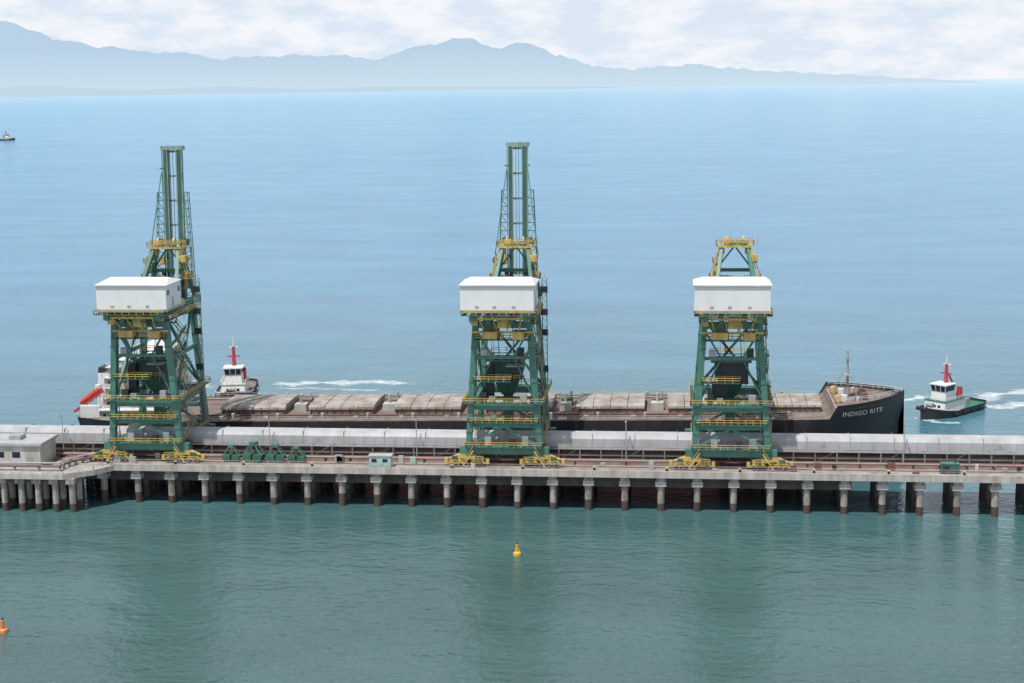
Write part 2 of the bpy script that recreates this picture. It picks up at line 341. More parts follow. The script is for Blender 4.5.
# ---------------------------------------------------------------- cranes
def crane(X,raised,hs=0.0):
    E=empty('ship_unloader_crane',(X,340,DZ+0.26))
    G=MB('portal_frame',[M['green'],M['green2']],E)
    def lx(z): return 8.7-2.7*z/37
    for sx in (-1,1):
        for y in (0,20):
            G.beam((sx*lx(2.4),y,2.4),(sx*lx(37),y,37),1.35,1.6)
            for zz in (8,20,28): G.beam((sx*lx(zz-.12),y,zz-.12),(sx*lx(zz+.12),y,zz+.12),1.55,1.8,1)
        G.beam((sx*lx(14),0,14),(sx*lx(14),20,14),1.0,1.5)
        G.beam((sx*lx(36.2),-6,36),(sx*lx(36.2),26,36),1.2,1.8)
        G.beam((sx*lx(15),0,15),(sx*lx(35),20,35),.7,.7); G.beam((sx*lx(35),0.5,35),(sx*lx(25.5),10,25.5),.6,.6)
        G.beam((sx*lx(3),0,3.2),(sx*lx(3),20,3.2),1.1,1.4)
        G.beam((sx*lx(25),0,25),(sx*lx(25),20,25),.7,.9)
        G.beam((sx*lx(15),20,15),(sx*lx(25),10,25),.5,.5)
    for y in (0,20):
        G.box(-10.5,10.5,y-.75,y+.75,2.9,4.5)
        G.box(-lx(14),lx(14),y-.6,y+.6,13.4,15.0)
        G.box(-lx(10),lx(10),y-.4,y+.4,9.2,10.2)
        G.box(-lx(33.5),lx(33.5),y-.6,y+.6,32.7,34.2)
        G.beam((-lx(4),y,4.4),(0,y,9.4),.55,.55); G.beam((lx(4),y,4.4),(0,y,9.4),.55,.55)
    G.beam((-lx(15),20,15),(lx(32),20,32),.6,.6,1); G.beam((lx(15),20,15),(-lx(32),20,32),.6,.6,1)
    G.beam((-lx(32),0,32.5),(-2.5,0,26),.45,.45); G.beam((lx(32),0,32.5),(2.5,0,26),.45,.45)
    G.box(-lx(26),lx(26),-.35,.35,25.4,26.1)
    G.beam((-lx(15),0,15),(-2.5,0,25.6),.4,.4,1); G.beam((lx(15),0,15),(2.5,0,25.6),.4,.4,1)
    for sx in (-1,1): G.box(sx*2.6-.5,sx*2.6+.5,-5,26,34.3,36.3,1)
    G.done()
    Bg=MB('travel_bogies',[M['yellow'],M['black'],M['green2']],E)
    for y in (0,20):
        for sx in (-8.9,8.9):
            Bg.frustum(sx-4.2,sx+4.2,y-.7,y+.7,1.7,sx-1.4,sx+1.4,y-.7,y+.7,2.9,0)
            for q in (-2.6,2.6):
                Bg.frustum(sx+q-1.9,sx+q+1.9,y-.85,y+.85,.45,sx+q-.9,sx+q+.9,y-.85,y+.85,1.7,0)
                for ww in (-1.1,1.1):
                    Bg.cyl((sx+q+ww,y-.95,.40),(sx+q+ww,y+.95,.40),.42,.42,14,1)
            Bg.box(sx-5.3,sx-4.5,y-.5,y+.5,.4,1.7,0); Bg.box(sx+4.5,sx+5.3,y-.5,y+.5,.4,1.7,0)
            Bg.box(sx-3.4,sx-2.1,y-1.5,y-.87,1.5,2.4,2); Bg.box(sx+2.1,sx+3.4,y-1.5,y-.87,1.5,2.4,2)
    for s_ in (-1,1):
        for a,bb,zz in ((12.9,8.4,.3),(8.4,4.8,1.2)):
            Bg.rail([(s_*a,-1.9,zz),(s_*bb,-1.9,zz)],1.3,1.1,.11,0)
        Bg.beam((s_*9.6,-1.9,.3),(s_*7.2,-1.9,3.9),.2,.3,0); Bg.beam((s_*9.6,-1.9,1.3),(s_*7.2,-1.9,4.9),.1,.1,0)
    Bg.done()
    W=MB('walkways_and_handrails',[M['yellow'],M['grey_green'],M['green2'],M['black'],M['steel']],E)
    def loop(x0,x1,y0,y1,z,floor=1):
        if floor:
            W.box(x0,x1,y0,y0+.9,z-.12,z,2); W.box(x0,x1,y1-.9,y1,z-.12,z,2); W.box(x0,x0+.9,y0+.9,y1-.9,z-.12,z,2); W.box(x1-.9,x1,y0+.9,y1-.9,z-.12,z,2)
        W.rail([(x0,y0,z),(x1,y0,z),(x1,y1,z),(x0,y1,z),(x0,y0,z)],1.2,1.6,.12,0)
    loop(-9.4,9.4,-1.8,21.8,15.12); loop(-7.5,7.5,-1.8,21,34.35); loop(-9.0,9.0,-1.6,21,4.62)
    loop(-8.6,8.6,-6.9,8,36.6); loop(-4.6,4.6,4,16,24.1); loop(-8.2,8.2,-1.3,1.3,10.4); loop(-6.4,6.4,-1.2,1.4,30.0); loop(-6.9,2,-1.2,1.2,20.2)
    for xx in (-5,-1.6,1.6,5): W.beam((xx,-6,36.4),(xx*.8,-1.2,32.2),.3,.3,0)
    W.box(-6,6,-5.4,-5.0,35.4,35.9,0); W.box(-7.0,7.0,-1.2,-.9,31.6,32.1,0)
    W.box(-4.5,-1,-3,3,30.6,32.2,0); W.box(2.5,5.2,-2,2,30.2,32.0,0); W.box(-1.0,2.2,-2.4,-1.4,33,35.6,0)
    W.box(-7.0,-5.4,-2.6,-1.9,33.6,35.2,0); W.box(5.0,6.6,-2.6,-1.9,34.5,36.0,0)
    for (a,c,hh,mi) in ((-5.5,15.2,2.2,3),(-3.4,15.2,1.3,1),(3.9,15.2,2.0,4),(6.2,15.2,1.2,3),(-4.6,4.7,2.2,4),(1.2,4.7,1.4,3),(4.2,4.7,2.4,1),(-2.2,30.1,1.8,3),(3.4,26.2,1.8,3),(-5.2,26.2,1.4,4)):
        W.box(a,a+1.5,-.3,1.0,c,c+hh,mi)
    for xx in (-5.9,5.7): W.beam((xx-1.2*(1 if xx<0 else -1),.95,5),(xx,.95,33),.14,.3,4)
    for i in range(9):
        a=-4+i; W.cyl((a,16.5,33.8-1.6*math.sin(i/8*math.pi)),(a+1,16.5,33.8-1.6*math.sin((i+1)/8*math.pi)),.07,.07,5,3)
    for xx in (-3.4,-2.9,2.4,3.3): W.beam((xx,3.0,15.2),(xx*.8,3.0,34),.07,.07,3)
    z=4.6; k=0
    while z<34:
        a,bq=(3,9) if k%2==0 else (9,3)
        xo=8.7-z*.065
        for xx in (xo,xo+1.0):
            W.beam((xx,a,z),(xx,bq,z+3.6),.16,.3,1); W.beam((xx,a,z+1.1),(xx,bq,z+4.7),.12,.12,0)
        W.box(xo-.2,xo+1.4,bq if bq>5 else 1.6,10.4 if bq>5 else 3.1,z+3.5,z+3.6,2)
        W.beam((xo+1.2,bq,z),(xo+1.2,bq,z+4.7),.13,.13,1)
        z+=3.6; k+=1
    W.done()
    T=MB('lift_mast',[M['grey_green'],M['black']],E)
    mx_=7.6
    for dx in (0,1.1):
        for dy in (0,1.1): T.beam((mx_+dx,18+dy,2.2),(mx_+dx,18+dy,42),.15,.15)
    z=3
    while z<41.5:
        T.beam((mx_,18,z),(mx_+1.1,18,z+1.6),.1,.1); T.beam((mx_,18,z),(mx_+1.1,18,z),.1,.1); T.beam((mx_+1.1,18,z),(mx_+1.1,19.1,z+1.6),.1,.1); z+=1.6
    for z in (19,28,33,38.5): T.box(mx_-.3,mx_+1.4,17.5,17.98,z,z+1.5,1)
    T.done()
    H=MB('hopper',[M['green2'],M['black'],M['green']],E)
    H.frustum(-1.4,1.4,8.6,11.4,15.2,-3.6,3.6,6,14,20.5,0)
    H.box(-3.6,3.6,6,6.25,20.5,23.8,0); H.box(-3.6,3.6,13.75,14,20.5,23.8,0); H.box(-3.6,-3.35,6.25,13.75,20.5,23.8,0); H.box(3.35,3.6,6.25,13.75,20.5,23.8,0)
    for i in range(5): H.box(-3.7+i*1.8,-3.5+i*1.8,5.8,6,18.5,23.8,2)
    H.box(-1.1,1.1,8.9,11.1,6,15.2,0); H.box(-6,6,7,7.5,14.2,15,2)
    H.done()
    C=MB('operator_cab_and_grab',[M['black'],M['glass'],M['grey_green'],M['green2'],M['yellow']],E)
    if raised:
        C.box(0.6,4.2,1.6,4.6,20.2,23.2,0); C.box(0.9,3.9,1.54,1.6,21.3,22.7,1); C.box(0.4,4.4,1.4,4.8,23.2,23.5,2)
        C.box(-4.4,-2.6,1.8,4.0,16,23.2,0); C.rail([(.2,1.3,20.2),(4.8,1.3,20.2)],1.1,1,.1,4)
    else:
        C.box(-3.2,3.8,1.2,5.0,19.6,24.6,0); C.box(-2.6,3.2,1.14,1.2,22.0,23.8,1); C.box(-3.6,4.2,.9,5.3,24.6,24.9,3)
        C.box(-4.4,-1,1.8,4.0,16,19.4,0)
    for xx in (-1.8,1.8): C.beam((xx+.6,4,23.3),(xx,4,34.3),.15,.15,0)
    C.done()
    Hs=MB('machinery_house',[M['white'],M['roof'],M['glass'],M['steel']],E)
    x0,x1,y0,y1,zb,zt=-8.4+hs,8.4+hs,-6,4.5,37.7,43.4
    Hs.box(x0,x1,y0,y1,zb,zt,0)
    e=.35
    V=[(x0-e,y0-e,zt),(x1+e,y0-e,zt),(x1+e,y1+e,zt),(x0-e,y1+e,zt),(x0+1.8,(y0+y1)/2,zt+1.3),(x1-1.0,(y0+y1)/2,zt+1.3)]
    V=[(a,b_,c+.003) for a,b_,c in V]
    Hs.add(V,[(0,1,5,4),(2,3,4,5),(1,2,5),(3,0,4),(3,2,1,0)],0)
    Hs.box(x0-e,x1+e,y0-e-.03,y0-e+.12,zt-.2,zt+.05,1)
    for i in range(1,8):
        xx=x0+i*2.1; Hs.box(xx-.02,xx+.02,y0-.015,y0,zb,zt-.25,0)
    Hs.box(x1,x1+.05,-2,-.8,zb+.1,zb+2.4,3)
    Hs.box(x0-.2,x1+.2,y0-.2,y1+.2,zb-.45,zb,3)
    for yy in (-5,2.5): Hs.box(x1,x1+.06,yy,yy+1.3,zb+3.2,zb+4.4,2)
    for a in (-5,-1,3.4): Hs.box(x0+8.4+a,x0+9.2+a,y0-.08,y0-.02,zb+.5,zb+1.0,3)
    Hs.done()
    A=MB('a_frame',[M['green'],M['yellow'],M['black'],M['grey_green']],E)
    cx=1.1 if hs<.3 else .5
    for sx in (-1,1):
        A.beam((cx+sx*5.0,10,37),(cx+sx*2.9,20,50),.8,.9); A.beam((cx+sx*5.6,23,37),(cx+sx*2.9,20.5,50),1.0,1.1)
        A.beam((cx+sx*3.9,15,43.5),(cx+sx*4.4,21.6,43.5),.5,.5)
        A.cyl((cx+sx*2.0-.2,20,51),(cx+sx*2.0+.2,20,51),.9,.9,16,1)
        A.box(cx+sx*3.1-.7,cx+sx*3.1+.7,19.0,21.3,47.6,49.1,1)
        A.beam((cx+sx*5.6,18,42),(cx+sx*3.2,18.5,49),.16,.16,1); A.beam((cx+sx*6.2,18,42),(cx+sx*3.8,18.5,49),.16,.16,1)
        for i in range(6): A.beam((cx+sx*(5.5-.4*i),18.05,42.3+1.15*i),(cx+sx*(6.1-.4*i),18.05,42.3+1.15*i),.12,.12,1)
    A.box(cx-4.2,cx+4.2,18.4,22,49.2,49.7,1); A.box(cx-3.2,cx+3.2,19.6,20.8,49.7,50.4,0)
    A.beam((cx-4.4,21.5,43.5),(cx+4.4,21.5,43.5),.7,.8); A.beam((cx-4.4,21.5,43.5),(cx,20.5,49.4),.35,.35); A.beam((cx+4.4,21.5,43.5),(cx,20.5,49.4),.35,.35)
    A.rail([(cx-4.4,18.2,49.7),(cx+4.4,18.2,49.7),(cx+4.4,22.2,49.7),(cx-4.4,22.2,49.7),(cx-4.4,18.2,49.7)],1.3,1.2,.14,1)
    A.box(cx-2.6,cx-1.0,18.6,19.5,49.7,51.2,1); A.box(cx+1.2,cx+2.6,18.6,19.5,49.7,50.9,3)
    for z,wd in ((45.8,5.2),(42,6.0)):
        for s_ in (-1,1):
            A.box(cx+min(s_*wd,s_*(wd-1.8)),cx+max(s_*wd,s_*(wd-1.8)),17.5,21,z-.2,z,1)
            A.rail([(cx+s_*wd,21,z),(cx+s_*wd,17.5,z),(cx+s_*(wd-1.8),17.5,z)],1.2,.9,.15,1)
    A.box(cx-3.5,cx-1.5,17,19,40.5,42.5,2); A.box(cx+3.6,cx+5.4,17.3,19,46,47.6,1); A.box(cx-5.2,cx-3.8,17.3,19,43.6,45,1)
    A.beam((cx+5.4,19,46),(cx+5.4,19,52),.12,.12,3); A.beam((cx-1,20,50.4),(cx-1,20,53.2),.12,.12,3)
    A.done()
    Bm=MB('boom',[M['grey_green'],M['green2'],M['green'],M['yellow'],M['black']],E)
    Lb=37.6; ang=math.radians(87 if raised else 0)
    ca,sa=math.cos(ang),math.sin(ang); hy,hz=26.2,35.6
    def T3(x,s,t): return (cx+x, hy+s*ca-t*sa, hz+s*sa+t*ca)
    def quad(x,w0,s0,s1,t0,t1,mi):
        a=[T3(x-w0,s0,t0),T3(x+w0,s0,t0),T3(x+w0,s0,t1),T3(x-w0,s0,t1),T3(x-w0,s1,t0),T3(x+w0,s1,t0),T3(x+w0,s1,t1),T3(x-w0,s1,t1)]
        Bm.add(a,[(0,3,2,1),(4,5,6,7),(0,1,5,4),(1,2,6,5),(2,3,7,6),(3,0,4,7)],mi)
    for sx in (-1,1):
        quad(sx*1.75,.48,0,Lb,-1,1,1)
        Bm.beam(T3(sx*2.5,0,1.1),T3(sx*2.5,Lb,1.1),.3,.2,0); Bm.beam(T3(sx*1.15,0,1.2),T3(sx*1.15,Lb,1.2),.2,.2,0)
        s0,s1,x0_,x1_=1,27,5.0,3.9
        for tt in (0.2,1.5):
            Bm.beam(T3(sx*x0_,s0,tt),T3(sx*x1_,s1,tt),.17,.17,2)
        n=13
        for i in range(n+1):
            s=s0+(s1-s0)*i/n; xx=x0_+(x1_-x0_)*i/n; ym=3 if i<7 else 2
            Bm.beam(T3(sx*2.4,s,.2),T3(sx*xx,s,.2),.17,.17,ym); Bm.beam(T3(sx*xx,s,.2),T3(sx*xx,s,1.5),.13,.13,ym)
            if i<n:
                s2=s0+(s1-s0)*(i+1)/n; Bm.beam(T3(sx*2.6,s,1.4),T3(sx*(x0_+(x1_-x0_)*(i+1)/n),s2,1.4),.13,.13,2)
        Bm.beam(T3(sx*2.6,32,1.5),T3(sx*5.2,12,4.4),.2,.22,2); Bm.beam(T3(sx*5.2,12,4.4),T3(sx*4.2,4,1.0),.2,.22,2)
        Bm.beam(T3(sx*3.0,33,1.5),T3(sx*2.2,33,0.6),.3,.3,2)
    n=6
    for i in range(n+1):
        s=.4+(Lb-.8)*i/n; Bm.beam(T3(-1.4,s,.1),T3(1.4,s,.1),.3,.5,0)
    for xx in (-.35,.35): Bm.beam(T3(xx,1,1.3),T3(xx,Lb,1.3),.1,.1,4)
    quad(0,2.8,Lb,Lb+1.0,-1,1.1,0)
    for s in (3.0,6,9,13.5):
        for sx in (-1,1):
            Bm.beam(T3(sx*2.3,s,2.0),T3(sx*4.9,s,2.0),.9,.3,3); Bm.beam(T3(sx*(2.8+.3*(s%2)),s+.2,1.6),T3(sx*(2.8+.3*(s%2)),s+1.9,1.6),1.0,.8,4 if s in(6,13.5) else 3)
    Bm.done()
    return E
crane(-126.9,True,0.35); crane(-40.3,True,-0.5); crane(12.3,False,-0.2)

def grab(X,Y,rot=0,s=1.0,name='spare_clamshell_grab'):
    E=empty(name,(X,Y,DZ+.01),(0,0,rot)); b=MB('grab_shells_and_arms',[M['green2'],M['green']],E)
    for sx in (-1,1):
        P=[(0.05,0),(1.6,0),(2.7,1.0),(2.9,2.2),(.3,2.2)]
        V=[(sx*a*s,-1.5*s,c*s) for a,c in P]+[(sx*a*s,1.5*s,c*s) for a,c in P]; n=5
        b.add(V,[(i,(i+1)%n,(i+1)%n+n,i+n) for i in range(n)]+[tuple(range(n)),tuple(reversed(range(n,2*n)))])
        for yy in (-1.2,1.2): b.beam((sx*2.6*s,yy*s,2.1*s),(sx*.6*s,yy*.6*s,5.0*s),.28*s,.28*s,1)
    b.box(-.9*s,.9*s,-1.0*s,1.0*s,4.7*s,5.5*s,1); b.box(-.5*s,.5*s,-.6*s,.6*s,2.4*s,3.2*s,0)
    b.done()
for X,ss in ((-106.5,.75),(-101,.9),(-95.6,.8),(-90.5,.72)): grab(X,341.2,random.uniform(-.5,.5),ss)
E=empty('green_generator',(61.5,339.5,DZ+.01)); b=MB('generator_body',[M['green2'],M['black'],M['green']],E)
b.box(-2,2,-1,1,.3,2.2,0); b.box(-2.1,2.1,-1.1,1.1,2.2,2.35,2); b.box(-1.7,-.3,-1.04,-1,.7,1.8,1); b.cyl((1.2,0,2.35),(1.2,0,3.2),.15,.15,8,1); b.box(-2.2,2.2,-.9,.9,.1,.3,1)
for xx in (-1.5,1.5): b.cyl((xx,-1.1,.35),(xx,1.1,.35),.35,.35,12,1)
b.done()

# ---------------------------------------------------------------- bulk carrier
ship=empty('bulk_carrier_ship',(-51,388,-1.9),(0,-math.radians(0.75),0))
XS,XB=-109,109.5
def top(x): 
    if x>91: return 18.4+max(0,(x-91))*0.04
    if x>89: return 15+3.4*(x-89)/2
    return 15.0
def hb(x,z):
    k=max(0,min(1,(z+2)/20)); xb=104+ (k**0.8)*5.5
    Lb=38-12*k; uu=max(0,min(1,(xb-x)/Lb)); bow=1-(1-uu)**(1.9+0.8*k)
    xs=XS+4*(1-k); us=max(0,min(1,(x-xs)/ (30-12*k))); st=(0.72*k)+(1-0.72*k)*(1-(1-us)**2.2)
    return 16*bow*st
b=MB('hull',[M['hull'],M['boot'],M['sdeck']],ship)
st=[XS+ i*2.0 for i in range(100)]+[90,91,92,94,96,98,100,102,103.5,105,106,107,108,108.8,109.4]
st=sorted(set(x for x in st if x<=109.4))
lev=[-4,-2,0,2.5,5,8.6]
fr_=[0,.25,.5,.75,1.0]
def colz(x): return lev+[8.6+(top(x)-8.6)*q for q in fr_[1:]]
nl=len(lev)+len(fr_)-1
for sgn in (-1,1):
    V=[]
    for x in st:
        for z in colz(x): V.append((x,sgn*hb(x,z),z))
    F0=[];F1=[]
    for i in range(len(st)-1):
        for j in range(nl-1):
            o=i*nl+j; q=(o,o+nl,o+nl+1,o+1) if sgn<0 else (o,o+1,o+nl+1,o+nl)
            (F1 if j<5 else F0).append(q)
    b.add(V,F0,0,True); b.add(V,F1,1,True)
zz=colz(XS); V=[(XS,-hb(XS,z),z) for z in zz]+[(XS,hb(XS,z),z) for z in zz]
b.add(V,[(j,j+1,j+1+nl,j+nl) for j in range(nl-1)],0)
V=[]
for x in st:
    zd=15.0-.02 if x<90 else top(x)-1.2
    h=hb(x,zd)-.02; V+= [(x,-h,zd),(x,h,zd)]
b.add(V,[(2*i,2*i+2,2*i+3,2*i+1) for i in range(len(st)-1)],2)
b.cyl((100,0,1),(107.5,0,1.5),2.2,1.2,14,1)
b.done()
b=MB('deck_rails_and_fittings',[M['white2'],M['steel'],M['sdeck'],M['rust']],ship)
for sg in (-1,1):
    b.rail([(-108,sg*11.6,15),(-92,sg*15.4,15),(-80,sg*15.7,15),(60,sg*15.7,15),(76,sg*15.2,15),(88,sg*12.8,15)],1.1,2.5,.09,0)
    b.cyl((-80,sg*11.5,15.6),(80,sg*11.5,15.6),.25,.25,8,3); b.cyl((-80,sg*10.7,15.5),(80,sg*10.7,15.5),.18,.18,8,1)
for x in range(-80,86,12):
    for sg in (-1,1):
        b.box(x-.6,x+.6,sg*13.5-.4,sg*13.5+.4,15,15.8,1); b.cyl((x+3,sg*12.8,15),(x+3,sg*12.8,16.4),.3,.45,8,0)
b.done()
hc=[-61,-37,-14,10,34,57.5,80.5]
for i,x in enumerate(hc):
    b=MB('hatch_cover_%d'%(i+1),[M['hatch'],M['sdeck'],M['rust']],ship)
    hl=8.9 if i not in (6,) else 7.5; hw=8.0 if i<6 else 7
    b.box(x-hl+.3,x+hl-.3,-hw+.3,hw-.3,14.98,16.3,1)
    for k in range(4):
        a=x-hl+k*hl/2; c=a+hl/2-.14; dz=random.uniform(-.08,.08)
        V=[(a,-hw,16.3),(a,-hw+.1,16.9+dz),(a,-hw+1.6,17.4+dz),(a,0,17.6+dz),(a,hw-1.6,17.4+dz),(a,hw-.1,16.9+dz),(a,hw,16.3)]
        W_=[(c,y,z) for _,y,z in V]; n=7
        b.add(V+W_,[(j,j+n,(j+1)%n+n,(j+1)%n) for j in range(n)]+[tuple(range(n)),tuple(reversed(range(n,2*n)))])
        b.box(a+hl/4-.08,a+hl/4+.08,-hw-.08,-hw,16.35,16.85,2)
    for k in range(9):
        xx=x-hl+.6+k*(2*hl-1.2)/8; b.box(xx-.08,xx+.08,-hw-.1,-hw+.3,15,16.28,2)
    b.done()
b=MB('mast_houses',[M['white2'],M['sdeck'],M['steel']],ship)
for x in (-49,-25,-2,22,46,69):
    b.box(x-1.6,x+1.6,-4.5,-1.5,14.99,17.0,0); b.box(x-1.4,x+1.4,2,5,14.99,16.8,1); b.cyl((x,-3,17.0),(x,-3,19.4),.3,.4,8,0); b.cyl((x+1,4,16.8),(x+1,4,18.6),.25,.35,8,0)
b.done()
b=MB('forecastle_gear',[M['white'],M['steel'],M['rust'],M['yellow'],M['green2']],ship)
fz=17.2
b.cyl((95,0,fz),(95,0,fz+12.5),.42,.25,10,1); b.box(94,96,-1.6,1.6,fz+6,fz+6.3,1); b.beam((95,-1.8,fz+9),(95,1.8,fz+9),.15,.15,1)
b.box(94.6,95.4,-.7,.7,fz+10,fz+11,1)
b.beam((95,0,fz+9),(89.5,0,15.5),.15,.15,1); b.beam((95,0,fz+7),(99,0,fz),.12,.12,1)
for sg in (-1,1):
    b.cyl((99,sg*3-1,fz+1),(99,sg*3+1,fz+1),1.0,1.0,14,2); b.box(98,100,sg*3-1.6,sg*3+1.6,fz,fz+.6,4)
    b.cyl((92,sg*6-1,fz+1),(92,sg*6+1,fz+1),.9,.9,14,3)
    b.cyl((97,sg*6,fz),(97,sg*6,fz+1.5),.3,.5,8,0); b.cyl((103,sg*2.6,fz),(103,sg*2.6,fz+1),.3,.3,8,1)
    b.box(93,94.4,sg*4-.7,sg*4+.7,fz,fz+1.6,0)
b.box(90.9,91.05,-12,12,15,fz,0)
b.rail([(91.3,-11.5,fz+1.2),(96,-9.5,fz+1.2),(101,-6.8,fz+1.2),(106,-3,fz+1.4),(108.8,-.5,fz+1.5)],1.0,1.5,.1,0)
b.rail([(91.3,11.5,fz+1.2),(96,9.5,fz+1.2),(101,6.8,fz+1.2),(106,3,fz+1.4),(108.8,.5,fz+1.5)],1.0,1.5,.1,0)
b.done()
b=MB('accommodation_block',[M['white2'],M['glass'],M['white'],M['steel']],ship)
z=15.0
for k,(xa,xb_,hw) in enumerate(((-101,-84,14),(-100.5,-84.3,12),(-100,-84.6,11.5),(-100,-85,11.5),(-99,-85.3,11),(-97.5,-86,9.5))):
    b.box(xa,xb_,-hw,hw,z-.01,z+2.55,0); b.box(xa-.5,xb_+.3,-hw-.6,hw+.6,z+2.55,z+2.75,2)
    for i in range(int((xb_-xa)/2.2)): b.box(xa+1+i*2.2,xa+1.8+i*2.2,-hw-.04,-hw,z+1,z+1.8,1)
    for i in range(int(hw*2/2.4)): b.box(xb_,xb_+.04,-hw+1+i*2.4,-hw+1.9+i*2.4,z+1,z+1.8,1)
    b.rail([(xb_+.2,-hw-.5,z+2.75),(xa-.4,-hw-.5,z+2.75),(xa-.4,hw+.5,z+2.75)],1.05,1.8,.08,2)
    z+=2.75
b.box(-96,-90,-15.8,15.8,z-.3,z-.05,2)
b.cyl((-93,0,z),(-93,0,z+5.5),.35,.2,8,2); b.beam((-93,-2.5,z+3.5),(-93,2.5,z+3.5),.2,.2,2)
b.done()
b=MB('funnel',[M['hull'],M['red'],M['white']],ship)
b.frustum(-106,-101.5,-3,3,15,-105.4,-102,-2.4,2.4,24,2); b.frustum(-105.4,-102,-2.4,2.4,24,-105.3,-102.1,-2.3,2.3,25.5,2); b.frustum(-105.3,-102.1,-2.3,2.3,25.5,-105.2,-102.3,-2.2,2.2,27,0); b.done()
b=MB('free_fall_lifeboat',[M['orange'],M['white'],M['red']],ship)
b.cyl((-108,-7,18.7),(-103,-7,22.0),.85,1.05,12,0); b.cyl((-109,-7,18.05),(-108,-7,18.7),.3,.85,12,0); b.box(-104.3,-103,-7.6,-6.4,22.0,23.2,1)
for yy in (-9,-5): b.beam((-110,yy,16.2),(-101.5,yy,21.9),.45,.6,2 if yy==-9 else 1); b.beam((-109,yy,15),(-109,yy,17),.3,.3,1); b.beam((-103,yy,15),(-103,yy,20.8),.3,.3,1)
for i in range(5): b.beam((-109.5+i*1.8,-9,16.4+i*1.17),(-109.5+i*1.8,-5,16.4+i*1.17),.3,.3,1)
b.box(-107.5,-102,-11,-9.6,15,18.2,1)
b.done()
cu=bpy.data.curves.new('name_text','FONT'); cu.body='INDIGO RITE'; cu.size=1.75; cu.align_x='CENTER'; cu.space_character=1.08; cu.offset=0.015
to=bpy.data.objects.new('t',cu); sc.collection.objects.link(to)
dg=bpy.context.evaluated_depsgraph_get(); me=bpy.data.meshes.new_from_object(to.evaluated_get(dg)); bpy.data.objects.remove(to)
for v in me.vertices:
    x=97.6+v.co.x*.98; z=15.4+v.co.y; v.co=Vector((x,-hb(x,z)-.09,z))
me.materials.clear(); me.materials.append(M['white']); ob=bpy.data.objects.new('hull_name_lettering',me); sc.collection.objects.link(ob); ob.parent=ship

# ---------------------------------------------------------------- tug boats
def tug(name,X,Y,rot,s=1.0,green=False,L_=28):
    E=empty(name,(X,Y,0),(0,0,rot)); h=L_/2
    b=MB('hull',[M['hull'],M['tuggreen'] if green else M['sdeck'],M['black'],M['white']],E)
    st=[-h+i*L_/24 for i in range(25)]
    def hbt(x,k):
        uu=max(0,(x-(h*.15))/(h*.85-(.8*(1-k)))); uu=min(1,uu); us=max(0,(-x-h*.7)/(h*.3)); us=min(1,us)
        return 5.2*(1-uu**2.2)*(1-.35*us**2)*(.82+.18*k)
    def tz(x): return 2.0+max(0,x/h)**2*2.0
    V=[]
    for x in st:
        for k in (0,.5,1):
            V.append((x,-hbt(x,k),-1+(tz(x)+1)*k))
        for k in (1,.5,0):
            V.append((x,hbt(x,k),-1+(tz(x)+1)*k))
    F=[]
    for i in range(24):
        for j in range(5):
            if j==2: continue
            o=i*6+j; F.append((o,o+6,o+7,o+1))
    F.append((0,1,2,3,4,5)); b.add(V,F,0,True)
    V=[]
    for x in st: V+=[(x,-hbt(x,1),tz(x)-.7),(x,hbt(x,1),tz(x)-.7)]
    b.add(V,[(2*i,2*i+2,2*i+3,2*i+1) for i in range(24)],1)
    for x in (-h*.6,-h*.3,0,h*.3):
        for sg in (-1,1): b.cyl((x,sg*5.0-.3,1.2),(x,sg*5.0+.3,1.2),.6,.6,12,2)
    b.cyl((h-.6,-1.6,3.2),(h-.6,1.6,3.2),.6,.6,12,2)
    for sg in (-1,1):
        for i in range(14,23): b.beam((st[i],sg*(hbt(st[i],1)+.02),tz(st[i])-.1),(st[i+1],sg*(hbt(st[i+1],1)+.02),tz(st[i+1])-.1),.12,.25,3)
    b.done()
    c=MB('superstructure',[M['white'],M['glass'],M['red'],M['tuggreen'] if green else M['white2'],M['steel']],E)
    c.frustum(-3,7.5,-3.4,3.4,1.3,-2.6,6.8,-3.1,3.1,4.2,0); c.box(-3.2,7.0,-3.5,3.5,4.2,4.4,3)
    c.frustum(0,5.6,-2.4,2.4,4.4,.2,5.2,-2.2,2.2,6.9,0)
    c.frustum(1,5.4,-2.2,2.2,6.9,.8,5.8,-2.5,2.5,8.6,1); c.box(.6,6.0,-2.7,2.7,8.6,8.9,0)
    for yy in (-2.4,-.8,.8,2.4): c.beam((5.5,yy*.92,6.9),(5.85,yy,8.6),.15,.15,0)
    for sg in (-1,1): c.frustum(-2.4,-.8,sg*2.3-.6,sg*2.3+.6,4.4,-2.2,-1,sg*2.3-.5,sg*2.3+.5,7.6,2)
    for i in range(4):
        c.box(-2+i*2.2,-1.2+i*2.2,-3.36,-3.25,2.4,3.3,1); 
    for i in (-1.8,-.4,1.0): c.box(7.1,7.2,i,i+.8,2.5,3.3,1)
    c.cyl((1.8,0,8.9),(1.8,0,14.2),.6,.42,10,2); c.cyl((1.8,0,14.2),(1.8,0,17),.2,.1,8,0); c.beam((1.8,-1.7,11.5),(1.8,1.7,11.5),.35,.35,2); c.beam((1.4,-1.2,14),(1.4,1.2,14),.4,.35,0)
    c.beam((1.8,0,12.5),(-1.5,0,8.6),.35,.35,2); c.box(-9,-7,-1.2,1.2,1.3,3,4); c.cyl((9.5,-1,3.6),(9.5,1,3.6),.7,.7,12,4)
    c.rail([(-2.6,-3.4,4.4),(6.8,-3.4,4.4),(6.8,3.4,4.4),(-2.6,3.4,4.4)],1,1.5,.1,0)
    c.done(); E.scale=(s,s,s); return E
tug('tug_boat',-142,463,math.radians(-80),1.15)
tug('tug_boat',80,447,math.radians(-132),1.05,True)
tug('tug_boat',-1358,2938,math.radians(10),1.4)
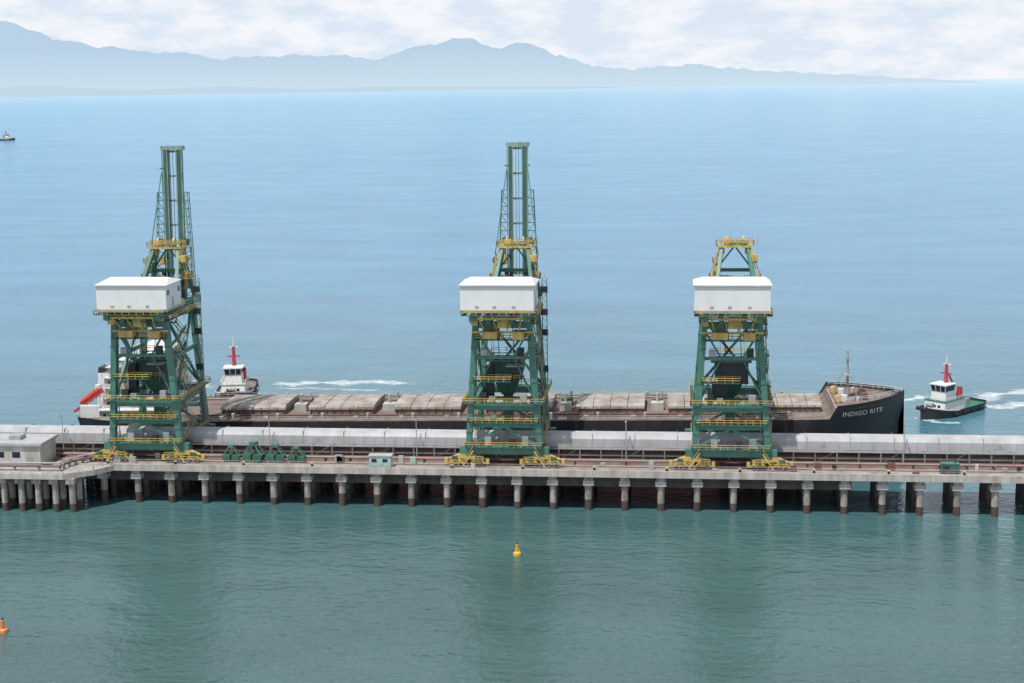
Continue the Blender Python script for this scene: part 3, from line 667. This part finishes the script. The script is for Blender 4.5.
# ---------------------------------------------------------------- wakes
m,nt,out=new_mat('sea_foam'); N=nt.nodes; L=nt.links
g=N.new('ShaderNodeNewGeometry'); mp=N.new('ShaderNodeMapping'); mp.inputs['Scale'].default_value=(.16,.34,1); L.new(g.outputs['Position'],mp.inputs[0])
nz=N.new('ShaderNodeTexNoise'); nz.inputs['Scale'].default_value=1.8; nz.inputs['Detail'].default_value=9; nz.inputs['Roughness'].default_value=.75; L.new(mp.outputs[0],nz.inputs['Vector'])
at=N.new('ShaderNodeAttribute'); at.attribute_name='foam'
a1=N.new('ShaderNodeMath'); a1.operation='MULTIPLY_ADD'; a1.inputs[1].default_value=.40; L.new(at.outputs['Fac'],a1.inputs[0]); L.new(nz.outputs[0],a1.inputs[2])
cr=N.new('ShaderNodeMapRange'); cr.inputs[1].default_value=.70; cr.inputs[2].default_value=1.02; L.new(a1.outputs[0],cr.inputs[0])
df=N.new('ShaderNodeBsdfDiffuse'); df.inputs[0].default_value=(.60,.67,.69,1); tr=N.new('ShaderNodeBsdfTransparent'); ms=N.new('ShaderNodeMixShader')
L.new(cr.outputs[0],ms.inputs[0]); L.new(tr.outputs[0],ms.inputs[1]); L.new(df.outputs[0],ms.inputs[2]); L.new(ms.outputs[0],out.inputs[0])
foam=m
def wake(pts,wid,zz=.02,k_=1.0):
    n=60; V=[];F=[];A=[]
    for i in range(n+1):
        t=i/n; s=t*(len(pts)-1); k=min(int(s),len(pts)-2); p=Vector(pts[k]).lerp(Vector(pts[k+1]),s-k)
        k2=Vector(pts[k+1])-Vector(pts[k]); nn=Vector((-k2.y,k2.x)).normalized()
        p+=nn*noise.noise(Vector((t*7,wid*3,zz*100)))*wid*.5
        ww=wid*(.7+.6*noise.noise(Vector((t*9,wid,0))))
        for j in range(9):
            q=j/4-1; V.append((p.x+nn.x*q*ww,p.y+nn.y*q*ww,zz)); A.append(k_*(1-q*q)*min(1,8*t,5*(1-t)))
    for i in range(n):
        for j in range(8):
            o=i*9+j; F.append((o,o+9,o+10,o+1))
    b=MB('wake_foam',foam); b.add(V,F); ob=b.done()
    at=ob.data.attributes.new('foam','FLOAT','POINT'); at.data.foreach_set('value',A)
wake([(-138,480),(-122,484),(-100,486),(-82,483)],8,.02)
wake([(-136,476),(-112,474),(-90,472)],4,.028,.8)
wake([(-182,484),(-166,482),(-150,474)],7,.036)
wake([(62,446),(64,456),(72,466),(84,470)],5.5,.02)
wake([(84,456),(98,474),(122,482),(150,476)],8,.028)
wake([(86,452),(105,458),(125,452),(150,442)],8,.036)
wake([(68,440),(74,434),(84,432)],3,.044)
# ---------------------------------------------------------------- buoys
def buoy(X,Y,m_):
    E=empty('navigation_buoy',(X,Y,0)); b=MB('buoy_body',[m_,M['black'],M['glass']],E)
    b.cyl((0,0,-.5),(0,0,.55),.85,.85,18); b.cyl((0,0,.55),(0,0,.8),.85,.55,18)
    for i in range(4):
        a=i*math.pi/2; b.beam((.5*math.cos(a),.5*math.sin(a),.8),(.18*math.cos(a),.18*math.sin(a),2.3),.12,.12)
    b.cyl((0,0,.8),(0,0,2.2),.3,.2,12); b.cyl((0,0,2.2),(0,0,2.35),.35,.35,12); b.cyl((0,0,2.35),(0,0,2.8),.14,.12,10,1)
    b.done()
buoy(-33.5,302.5,M['buoy_y']); buoy(-123,250.8,M['buoy_o'])
